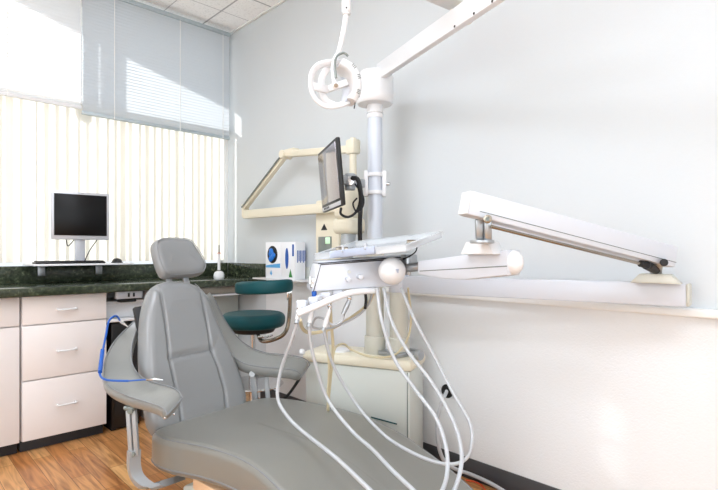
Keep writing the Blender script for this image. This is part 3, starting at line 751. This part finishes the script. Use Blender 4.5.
Lb = (B1-B0).length
def bpt(f, z, o=0): 
    p = B0.lerp(B1, f); return Vector((p.x, p.y, z))+bsv*o
top = [(0, 1.066), (1, 1.107)]; bot = [(1, 1.031), (.55, 1.008), (.3, 1.008), (0, 1.020)]
MB().prism([bpt(f, z, -.03) for f, z in top+bot], bsv*.06, .004).build('front_arm', 'plastg', du)
fbs = 1 if bsv.dot(B0-Vector((0, 0, H))) < 0 else -1
MB().beam(bpt(.03, 1.030, fbs*.0305), bpt(1, 1.058, fbs*.0305), .002, .003, .0008).build('seam', 'greyw', du)
cpn = MB(); cpn.ball(B1.lerp(B0, .012)+zt*(1.069-B1.z), .0375, (.95, .76, 1), Matrix((bdv, bsv, UP)).transposed(), 24); cpn.build('end_cap', 'plast', du)
# control head
TLc, TRc, BLc, BRc = P(319, 264, 1.95), P(404, 258, 2.03), P(312, 292, 1.93), P(400, 286, 2.01)
hn = ((TRc-TLc).cross(TLc-BLc)).normalized()
if hn.dot(TLc-Vector((0, 0, H))) < 0: hn = -hn       # pointing away from the camera
hn.z = 0; hn.normalize()
MB().prism([BLc, BRc, TRc, TLc], hn*.20, .008).build('control_head', 'plastg', du)
ed = MB(); off = -hn*.001
ed.tube([BLc+off+(BRc-BLc)*.015, TLc+off+(TRc-TLc)*.02-zt*.003, TRc+off-zt*.003, ], .0018, 6, 1); ed.build('edge_trim', 'rubber', du)
pt = MB(); pt.prism([P(319, 261.5, 1.97), P(405, 255.2, 2.05), P(405, 256.8, 2.05), P(319, 263.2, 1.97)], hn*.19, .002); pt.build('top_plate', 'plastg', du)
MB().tube([P(318, 263.6, 1.945), P(360, 260.4, 1.98), P(404, 257, 2.02)], .0022, 6, 2).build('edge_trim', 'rubber', du)
kc = P(392, 271, 1.93)
MB().ball(kc, .053, (1, 1, 1), None, 36).build('knob', 'plast', du)
MB().cyl(kc, kc+FW*.10, .03, n=20).build('knob_stem', 'steel', du)
lg = MB(); lc = kc-FW*.0535+RT*.022+zt*.0
for k in range(3): 
    p0 = kc+(RT*(.20+.05*k)+UP*(.12-.10*k)-FW*.96).normalized()*.0532; p1 = kc+(RT*(.42-.02*k)+UP*(.14-.09*k)-FW*.9).normalized()*.0532
    lg.tube([p0, (p0+p1)/2-FW*.0006, p1], .0022, 6, 3)
lg.build('logo', 'handle', du)
for (a, b_) in ((349, 279.5), (361, 277)):
    c = P(a, b_, 1.945); MB().cyl(c+hn*.04, c-hn*.006, .011, n=18, bev=.003).build('button', 'plastg', du)
cc = P(349.5, 272, 1.955); MB().cyl(cc+hn*.03, cc-hn*.001, .006, n=12).build('indicator', 'unit', du)
jb = MB(); jb.box(P(409, 262, 1.99), (.05, .06, .06), Matrix.Rotation(-.5, 3, 'Z'), .006); jb.cyl(P(404, 268, 1.96), P(425, 266, 1.90), .018, n=18, bev=.003); jb.cyl(P(408, 257, 1.95), P(408, 275, 1.95), .012, n=14, bev=.002)
jb.build('swivel_joint', 'steel', du)
MB().tube([P(403, 259, 1.95), P(410, 256, 1.93), P(416, 251, 1.95), P(417, 245, 2.0)], .0028, 8).build('black_hose', 'rubber', du)
MB().cyl(P(313, 288, 1.95), P(314, 279, 1.96), .011, n=14, bev=.002).cyl(P(310.5, 277, 1.97), P(310.5, 284, 1.965), .007, n=12).build('side_knob', 'chrome', du)
MB().cyl(P(314, 291, 1.94), P(314.5, 297, 1.94), .010, n=14, bev=.002).build('blue_button', 'blue', du)
# handpiece holder
hb0, hb1, hb2, hb3 = P(379, 290.5, 1.99), P(355, 292, 1.95), P(335, 298, 1.90), P(297, 314, 1.85)
MB().tube([hb0, hb1, hb2, (hb2+hb3)/2, hb3], .0135, 14, 6, flat=.8).build('holder_bar', 'plast', du)
MB().box((P(297, 304, 1.88)+P(340, 292, 1.95))/2, (.02, .02, .02), None, .004).build('holder_bracket', 'plastg', du)

# tray on top of the control head
tr = thing('instrument_tray', 'clear plastic instrument tray resting on top of the white control head', 'tray', P(375, 256, 2.05))
tc0, tc1 = P(316, 259, 1.93), P(419, 250, 1.86)
tA, tB = P(315, 260, 2.05), P(406, 251.5, 1.80)
tdir = (tB-tA).normalized(); tdep = (RT*.59+FW*.81+zt*.21).normalized(); tw = (tB-tA).length; tdp = .27
def tp(u, v, w=0): return tA+tdir*(u*tw)+tdep*(v*tdp)+UP*w
tb = MB(); tb.prism([tp(0, 0), tp(1, 0), tp(1.02, 1), tp(.02, 1)], (0, 0, .003), .001)
for a, b_ in (((0, 0), (1, 0)), ((1, 0), (1.02, 1)), ((1.02, 1), (.02, 1)), ((.02, 1), (0, 0))):
    p, q = tp(*a), tp(*b_); tb.beam(p+zt*.012, q+zt*.012, .003, .024, .001)
    tb.beam(p+zt*.024, q+zt*.024, .016, .003, .001)
tb.build('tray', 'ply', tr)
MB().prism([tp(.04, .12, -.006), tp(.96, .12, -.006), tp(.96, .9, -.006), tp(.06, .9, -.006)], (0, 0, .005), .002).build('tray_holder', 'paint', tr)
hf0, hf1 = tp(.20, -.03, .016), tp(.70, -.03, .018)
MB().beam(hf0, hf1, .014, .030, .006).build('tray_handle', 'handle', tr)
for f in (.3, .8):
    p = hf0.lerp(hf1, f); MB().cyl(p+zt*.012-hn*.001, p+zt*.028-hn*.001, .005, n=10).box(p+zt*.008-hn*.008, (.02, .006, .005), None, .001).build('clip', 'silver', tr)
for q, (u, v) in enumerate(((.10, .45), (.92, .4))):
    p = tp(u, v, .014); tag(MB().cyl(p-RT*.022, p+RT*.03, .012, n=16, bev=.003).build('metal_cup', 'bronze'), ('small brown metal piece at the left end of the clear tray', 'small brown metal piece at the right end of the clear tray')[q], 'dental instrument')

# handpieces with hoses
L = 'handpieces in the holder'
def low(t_, b_): return b_+(t_-b_)*.62
def handpiece(label, top, bot, hose, r=.0068, body='plast'):
    t = thing('handpiece', label, 'dental handpiece', bot, 0, L)
    top = low(top, bot); d = (top-bot).normalized()
    MB().lathe([(.004, 0), (.0095, .004), (.0105, .02), (.0085, .05), (.008, (top-bot).length)], bot, d, 16).build('body', body, t)
    MB().cyl(bot-d*.012, bot+d*.006, .0085, n=16, bev=.001).build('coupling', 'steel', t)
    MB().cyl(top, top+d*.012, .006, .008, 14).ball(top+d*.014-RT*.004, .009, n=14).build('head', 'chrome', t)
    MB().tube(hose, r, 12, 8).build('hose', 'tube', t)
    return t
def S(px, py, lift=.012):   # on the seat near the camera
    return PZ(px, py, .40+lift)
handpiece('leftmost white handpiece in the holder, its hose hanging over the seat edge beside the armrest', P(301, 305, 1.90), P(297, 321, 1.86),
    [P(297, 323, 1.86), P(291, 342, 1.88), P(281, 370, 1.93), P(277.5, 396, 1.93), P(285, 413, 1.90), P(301, 430, 1.84), P(335, 457, 1.62), P(370, 490, 1.42), P(398, 516, 1.34), P(424, 517, 1.38), P(440, 495, 1.46), P(447, 474, 1.55), P(446, 447, 1.62), P(435.4, 417, 1.70), P(414.6, 389, 1.79), P(394, 358, 1.86), P(381.6, 320, 1.90), P(377, 289, 1.96)])
handpiece('second white handpiece from the left, its hose crossing the middle of the seat', P(314, 302, 1.92), P(309, 324, 1.89),
    [P(309, 326, 1.89), P(311, 345, 1.90), P(316, 366, 1.91), P(328, 400, 1.92), P(352, 431, 1.84), P(372, 449, 1.72), P(390, 468, 1.60), P(411, 488, 1.48), P(428, 503, 1.42), P(446, 502, 1.46), P(458, 480, 1.55), P(461.5, 452, 1.63), P(453, 421, 1.71), P(432, 383, 1.80), P(407.6, 351, 1.87), P(391, 320, 1.91), P(383.5, 288, 1.96)])
handpiece('third white handpiece from the left, its hose sweeping in a loop towards the wall', P(333, 298, 1.95), P(324, 328, 1.93),
    [P(324, 330, 1.93), P(328, 350, 1.95), P(336, 371, 1.97), P(355.5, 403, 1.98), P(372, 423, 1.93), P(392, 441, 1.86), P(421.5, 457, 1.76), P(446, 464, 1.70), P(463, 461, 1.68), P(471, 448, 1.70), P(470, 424, 1.75), P(453, 393, 1.81), P(435, 358, 1.87), P(414.6, 320, 1.91), P(401, 288, 1.97)], .0062)
handpiece('silver syringe handpiece at the right end of the holder with a short beige hose', P(352, 294, 1.97), P(344, 312, 1.96),
    [P(344, 314, 1.96), P(342, 321, 1.96), P(333, 325, 1.95), P(324, 319, 1.94), P(316, 318, 1.95), P(313, 327, 1.98), P(330, 328, 2.03), P(352, 319, 2.06), P(367, 307, 2.05), P(373, 291, 2.02)], .0045, 'steel')
for k, (a, b_) in enumerate(((302, 304.5), (314, 301), (326, 296.5), (338, 293.5))):
    c = P(a, b_, 1.90+.025*k)
    o = MB().box(c, (.042, .03, .034), Matrix.Rotation(-.9, 3, 'Z'), .008, 3).build('handpiece_cradle', 'plastg', du)
bt = MB()
bt.tube([P(374, 290, 2.03), P(368, 304, 2.06), P(352, 317, 2.10), P(330, 329, 2.12), P(311, 333, 2.10), P(303, 329, 2.05), P(300, 320, 1.98)], .0075, 8)
bt.tube([P(330, 300, 2.0), P(331, 322, 2.05), P(333, 348, 2.10), P(331, 372, 2.14), P(328, 405, 2.2), P(329, 415, 2.25)], .0065, 8)
bt.tube([P(325, 318, 2.0), P(327, 345, 2.08), P(329, 370, 2.12), P(327, 400, 2.18)], .005, 8)
bt.tube([P(332, 360, 2.18), P(336, 347, 2.3), P(344, 344, 2.40), P(352, 350, 2.42), P(372, 357, 2.40), P(394, 355, 2.38), P(407, 340, 2.36), P(411, 318, 2.34), P(408, 288, 2.25)], .005, 8)
tag(bt.build('beige_tubing', 'beiget'), 'loose beige supply tubing looping from the holder over the utility cabinet', 'tubing')
tag(MB().tube([P(365, 292, 2.02), P(366, 300, 2.02), P(365, 309, 2.02)], .006, 8).build('black_cable', 'rubber'), 'short black cable end hanging under the control head', 'cable')

# ------------------------------------------------------------------ dental chair
OX, OY, AN = 1.077, 1.998, math.radians(9)
dc = thing('dental_chair', 'grey vinyl dental chair with headrest and padded sling armrests on wooden floor', 'dental chair', (OX, OY, 0), AN)
ca, sa = math.cos(AN), math.sin(AN)
def CH(x, y, z): return Vector((OX+x*ca-y*sa, OY+x*sa+y*ca, z))
def chl(p):
    dx, dy = p.x-OX, p.y-OY; return (dx*ca+dy*sa, -dx*sa+dy*ca, p.z)
prof = [(-.1, .405), (0, .40), (.3, .397), (.5, .387), (.67, .352), (.8, .305), (1.02, .215), (1.25, .14)]
ps_ = spline([Vector((a, b_, 0)) for a, b_ in prof], 6)
def zs(s):
    for a, b_ in zip(ps_, ps_[1:]):
        if s <= b_.x: return a.y+(b_.y-a.y)*(s-a.x)/(b_.x-a.x)
    return ps_[-1].y
seat_out = [(-.255, .035), (-.315, -.01), (-.315, -.12), (-.275, -.27), (-.258, -.42), (-.265, -.56), (-.285, -.72), (-.285, -.95), (-.22, -1.15), (.05, -1.22), (.32, -1.15), (.40, -.97), (.41, -.78), (.40, -.6), (.388, -.42), (.372, -.26), (.345, -.1), (.295, -.0), (.2, .04), (0, .045)]
def seatf(x, y, w_):
    dz = -.012*math.exp(-((x-.04)/.17)**2)*math.exp(-((y+.35)/.3)**2) if w_ > -.06 else 0
    sl_ = (zs(-y+.02)-zs(-y-.02))/.04
    return CH(x, y-w_*sl_*-1, zs(-y)+w_+dz)
pad(MB(), seat_out, ((.03, -.22), (.05, -.95)), .138, .03, seatf, rings=24).build('seat', 'seatv', dc, 70)
so2 = spline([Vector((a, b_, 0)) for a, b_ in seat_out], 4, True)
sc_ = Vector((.04, -.55, 0))
pip = []
for p in so2:
    q = p+(Vector((.04, max(-.95, min(-.22, p.y)), 0))-p).normalized()*.012; pip.append(seatf(q.x, q.y, -.0065))
MB().tube(pip, .0028, 6, 1, closed=True).build('piping', 'seam', dc)
pip = [seatf(p.x, p.y, -.112) for p in so2]
MB().tube(pip, .003, 6, 1, closed=True).build('piping', 'seam', dc)
# backrest
nb = Vector((0, -1, .42)).normalized(); 
def bf(x, z, w_):
    cv = .030*((x+.06)/.25)**2          # wings wrap forward slightly
    y = .03+.42*(z-.4)-cv*.6
    return CH(x+0, y+nb.y*w_, z+nb.z*w_)
def onback(px, py):
    lo, hi = .5, 5
    for _ in range(50):
        m = (lo+hi)/2; l_ = chl(P(px, py, m))
        if l_[1] < .03+.42*(l_[2]-.4): lo = m
        else: hi = m
    return (l_[0], l_[2])
back_out = [(-.09, .972), (-.145, .95), (-.182, .905), (-.210, .85), (-.238, .77), (-.262, .68), (-.278, .59), (-.285, .49), (-.285, .41), (-.24, .355), (-.15, .335), (0, .335), (.11, .34), (.175, .375), (.198, .46), (.185, .59), (.163, .69), (.145, .78), (.135, .86), (.112, .92), (.065, .957), (-.02, .975)]
seamL = [onback(*q) for q in ((156, 284), (160, 292), (165, 325), (168.5, 359), (172, 375), (178, 405), (181, 425))]
seamR = [onback(*q) for q in ((194, 284), (200, 292), (206, 325), (210, 350), (217, 368), (223, 390), (225, 408))]
seamH = [seamL[3], onback(189, 354), seamR[3]]
wr = [[seamR[3], onback(220, 343)], [seamR[3], onback(224, 350)], [seamR[3], onback(217, 338)]]
def gro(x, z, d):
    v = 0
    for ln in (seamL, seamR): v -= .0075*math.exp(-(pdist(x, z, ln)/.007)**2)
    v -= .011*math.exp(-(pdist(x, z, seamH)/.009)**2)
    for ln in wr: v -= .0045*math.exp(-(pdist(x, z, ln)/.006)**2)
    v += .010*min(1, d/.1)
    return v
pad(MB(), back_out, ((-.07, .52), (-.045, .83)), .10, .045, bf, gro, rings=60, n_s=8).build('backrest', 'vinyl', dc, 70)
sm_ = MB()
for ln in (seamL, seamR): sm_.tube([bf(a, b_, .0045) for a, b_ in ln], .0018, 6, 4)
sm_.tube([bf(a, b_, .001) for a, b_ in seamH], .0018, 6, 4)
sm_.build('seam', 'seam', dc)
# headrest
hcz, hcy = 1.082, .321
def hf_(x, v, w_):
    z = hcz+v; y = hcy+.42*v-.02*((x)/.14)**2
    return CH(x+.020, y+nb.y*w_, z+nb.z*w_)
ho = [(-.095, .088), (-.03, .097), (.04, .096), (.092, .088), (.116, .05), (.138, -.005), (.142, -.05), (.115, -.083), (.05, -.094), (-.04, -.096), (-.098, -.092), (-.122, -.06), (-.132, 0), (-.128, .06)]
pad(MB(), [(a*.93, b_*.97) for a, b_ in ho], ((-.04, 0), (.04, 0)), .075, .032, hf_, lambda x, z, d: .006*min(1, d/.08), rings=14).build('headrest', 'vinyl', dc, 70)
hps = spline([Vector((a, b_, 0)) for a, b_ in ho], 5, True)
MB().tube([hf_(p.x*.87, p.y*.90, -.004) for p in hps], .002, 6, 1, closed=True).build('piping', 'seam', dc)
hb_ = MB()
for k in (-.045, .045): hb_.beam(CH(k, .34, 1.03), CH(k, .26, .86), .03, .008, .002)
hb_.build('headrest_bar', 'steel', dc)
# sling armrests
def sling(outer, inner, T, name, flip=1):
    o = spline(outer, 6); i_ = spline(inner, 6); N = 56
    def samp(l_, f):
        x_ = f*(len(l_)-1); k = min(int(x_), len(l_)-2); return l_[k].lerp(l_[k+1], x_-k)
    rings = []; edge = []; edge2 = []
    for j in range(N+1):
        f = j/N; a, b_ = samp(o, f), samp(i_, f)
        f = 1-(1-f)*(1-f*.45)
        a, b_ = samp(o, f), samp(i_, f)
        a2, b2 = samp(o, min(1, f+.02)), samp(i_, min(1, f+.02)); a3, b3 = samp(o, max(0, f-.02)), samp(i_, max(0, f-.02))
        d = ((a2+b2)-(a3+b3)).normalized(); ac = (b_-a); n_ = d.cross(ac).normalized()
        if n_.z*1.0 + n_.dot(-FW)*.6 < 0: n_ = -n_
        acn = ac.normalized(); W_ = ac.length*(1-.42*(1-math.sqrt(max(0, 1-max(0, (f-.90)/.10)**2)))); e = min(.3+.7*math.sqrt(max(0, 1-max(0, (f-.92)/.08)**2)), min(1, f/.03+.4))
        r = []; m_ = 20
        c = (a+b_)/2-n_*T*.5
        for k in range(m_):
            an_ = 2*PI*k/m_; cc_, ss_ = math.cos(an_), math.sin(an_)
            r.append(c+acn*(W_/2*math.copysign(abs(cc_)**.35, cc_))+n_*(T/2*e*math.copysign(abs(ss_)**.45, ss_)-.006*(1-cc_*cc_)*(1 if ss_ > 0 else 0)))
        rings.append(r); edge.append(a+acn*.006-n_*(.004+T*.5*(1-e))); edge2.append(b_-acn*.006-n_*(.004+T*.5*(1-e)))
    ob = MB().loft(rings).build(name, 'sling', dc, 60)
    pp = MB(); pp.tube(edge[2:-1:2]+[edge[-2]]+[edge2[-2]]+edge2[-2:2:-2], .0028, 6, 2); pp.build('piping', 'seam', ob)
    return ob
sling([P(141, 311, 2.28), P(129, 324, 2.23), P(115, 338, 2.16), P(105.5, 354, 2.07), P(102, 371, 1.97), P(107, 385, 1.87), P(124, 395, 1.78), P(145, 402, 1.72), P(160, 407, 1.67), P(168, 413, 1.65)],
      [P(144, 319, 2.27), P(138, 329, 2.22), P(133, 345, 2.14), P(133.5, 362, 2.06), P(141, 374, 1.98), P(155, 381, 1.90), P(168, 384, 1.83), P(178, 388, 1.79), P(184, 395, 1.76)], .046, 'armrest')
sling([P(212, 290, 2.64), P(222, 312, 2.60), P(233, 330, 2.56), P(246, 343, 2.53), P(264, 351, 2.50), P(290, 354, 2.48), P(304, 357, 2.47), P(312, 363, 2.46)],
      [P(203, 300, 2.56), P(214, 325, 2.52), P(226, 347, 2.46), P(241, 362, 2.38), P(264, 367, 2.35), P(280, 368, 2.33), P(294, 370, 2.33), P(303, 375, 2.33)], .06, 'armrest')
# left bracket
bz = 1.80
k1, k2 = P(132, 410, bz), P(134, 453, bz)
fr = MB()
for dx in (-4.2, 5): fr.beam(P(131+dx*.62, 410, bz), P(134+dx*.62, 455, bz), .018, .016, .004, up=RT)
fr.build('armrest_link', 'paint', dc)
arm = [P(134, 450, bz), P(134, 466, bz), P(138, 478, bz), P(148, 486, 1.80), P(162, 484, 1.84), P(180, 478, 1.95)]
def strap(pts, wdv, th, name, m):
    s_ = spline(pts, 6); rings = []
    for i, p in enumerate(s_):
        d = (s_[min(i+1, len(s_)-1)]-s_[max(i-1, 0)]).normalized(); n_ = d.cross(wdv).normalized()
        rings.append([p+wdv*a*.5+n_*b_*th*.5 for a, b_ in ((-1, -1), (1, -1), (1, 1), (-1, 1))])
    return MB().loft(rings).build(name, m, dc)
strap(arm, RT*.028+FW*.03, .024, 'armrest_bracket', 'paint')
for kk_ in (k1, k2): MB().cyl(kk_+FW*.02, kk_-FW*.018, .010, n=16, bev=.002).build('pivot_bolt', 'greyw', dc)
MB().cyl(P(126, 408, 1.79), P(134, 408, 1.79), .007, n=12).ball(P(126, 408, 1.79), .009).build('adjusting_knob', 'greyw', dc)
MB().beam(P(124, 398, 1.86), P(152, 407, 1.76), .04, .012, .003).build('armrest_plate', 'rubber', dc)
for a, b_, z_ in ((165, 418, 1.66), (174, 414, 1.69)): MB().ball(P(a, b_, z_), .004, n=10).build('stud', 'chrome', dc)
# right bracket
rb = MB(); rb.beam(P(252, 369, 2.42), P(256, 408, 2.42), .012, .026, .003, up=RT); rb.beam(P(266, 374, 2.42), P(269, 410, 2.42), .012, .022, .003, up=RT)
rb.build('armrest_link', 'paint', dc)
MB().box(P(266, 374, 2.44), (.11, .05, .018), None, .004).cyl(P(268, 374, 2.37), P(268, 374, 2.42), .012, n=14).cyl(P(252, 374, 2.37), P(252, 374, 2.42), .014, n=14).build('armrest_plate', 'paint', dc)
MB().tube([P(303, 372, 2.40), P(296, 384, 2.42), P(287, 396, 2.44), P(278, 402, 2.45)], .007, 8).build('strut', 'rubber', dc)
# under-seat carriage, lift column, base plate
MB().prism([CH(-.12, -.02, .21), CH(.26, -.02, .21), CH(.26, -.80, .16), CH(-.12, -.80, .16)], (0, 0, .055), .01).build('seat_frame', 'paint', dc)
MB().prism([CH(-.25, -.17, .205), CH(-.05, -.17, .205), CH(-.05, -.70, .15), CH(-.23, -.70, .15)], (0, 0, .045), .006).build('cover_panel', 'peach', dc)
lf = MB(); lf.prism([CH(-.14, .06, .05), CH(.20, .06, .05), CH(.18, -.40, .22), CH(-.12, -.40, .22), ], (0, 0, .06), .01); lf.box(CH(.03, -.3, .14), (.24, .34, .2), Matrix.Rotation(AN, 3, 'Z'), .02); lf.build('lift_column', 'unit', dc)
bp_ = [CH(a*.30+.03, b_*.42-.28, 0) for a, b_ in ((-1, -.8), (-.8, -1), (.8, -1), (1, -.8), (1, .8), (.8, 1), (-.8, 1), (-1, .8))]
MB().prism(bp_, (0, 0, .05), .01).build('base_plate', 'paint', dc)
MB().beam(CH(-.22, .02, .34), CH(-.20, -.06, .28), .02, .05, .004).cyl(CH(-.235, .0, .31), CH(-.20, .0, .31), .008, n=12).build('hinge', 'steel', dc)
bf_ = MB(); bf_.beam(CH(-.05, .10, .28), CH(-.05, .33, .86), .30, .03, .008, up=Vector((0, 1, 0))); bf_.build('backrest_frame', 'rubber', dc)

# bib chain with clips
bc = thing('bib_chain', 'bright blue bib cord with metal clips hooked over the left armrest', 'bib chain', P(103, 380, 1.9))
MB().tube([P(121, 322, 2.20), P(116, 316, 2.18), P(109, 321, 2.14), P(106, 335, 2.08), P(103, 350, 2.02), P(101, 362, 1.97), P(100, 374, 1.90), P(104, 379, 1.86), P(112, 380.5, 1.84), P(128, 381, 1.82)], .0042, 8).build('cord', 'blue', bc)
MB().tube([P(102.6, 350, 2.018), P(101.3, 361, 1.965), P(100, 372, 1.90)], .008, 10, 4).build('sleeve', 'blue', bc)
MB().tube([P(128, 381, 1.82), P(140, 380, 1.815), P(150, 379.5, 1.81)], .0026, 8).build('thin_cord', 'blue', bc)
for pts in ([P(147, 379.5, 1.81), P(154, 379, 1.80), P(163, 380, 1.79)], [P(119, 320, 2.20), P(124, 324, 2.17), P(128, 327, 2.16)]):
    c = MB(); c.beam(pts[0], pts[1], .012, .006, .001); c.cyl(pts[1], pts[2], .005, .002, 8); c.build('clip', 'chrome', bc)

# ------------------------------------------------------------------ wall outlet, cords on the floor
wo = thing('wall_grommet', 'round black cable grommet in the white lower wall behind the hoses', 'grommet', PX(447, 391, XW-.01))
wc = PX(447.5, 391, XW-.008)
MB().lathe([(.034, 0), (.034, .006), (.026, .010), (.01, .010)], wc, Vector((-1, 0, 0)), 24).build('plate', 'rubber', wo)
sd2 = MB(); sd2.tube([wc+Vector((-.008, 0, 0)), P(446, 393, 2.42), P(441, 404, 2.40), P(437, 425, 2.40), P(439, 448, 2.40), P(446, 463, 2.40), P(458, 470, 2.40), P(470, 474, 2.38), P(490, 483, 2.30), P(510, 495, 2.22)], .009, 10)
tag(sd2.build('drain_hose', 'tube'), 'white hose running from the black wall grommet down to the floor', 'hose')
tag(MB().tube([PZ(466, 480, .008), PZ(478, 483, .008), PZ(486, 491, .008), PZ(492, 505, .008)], .004, 8).build('floor_cord', 'red'), 'thin reddish cord on the floor beside the dark baseboard', 'cord')
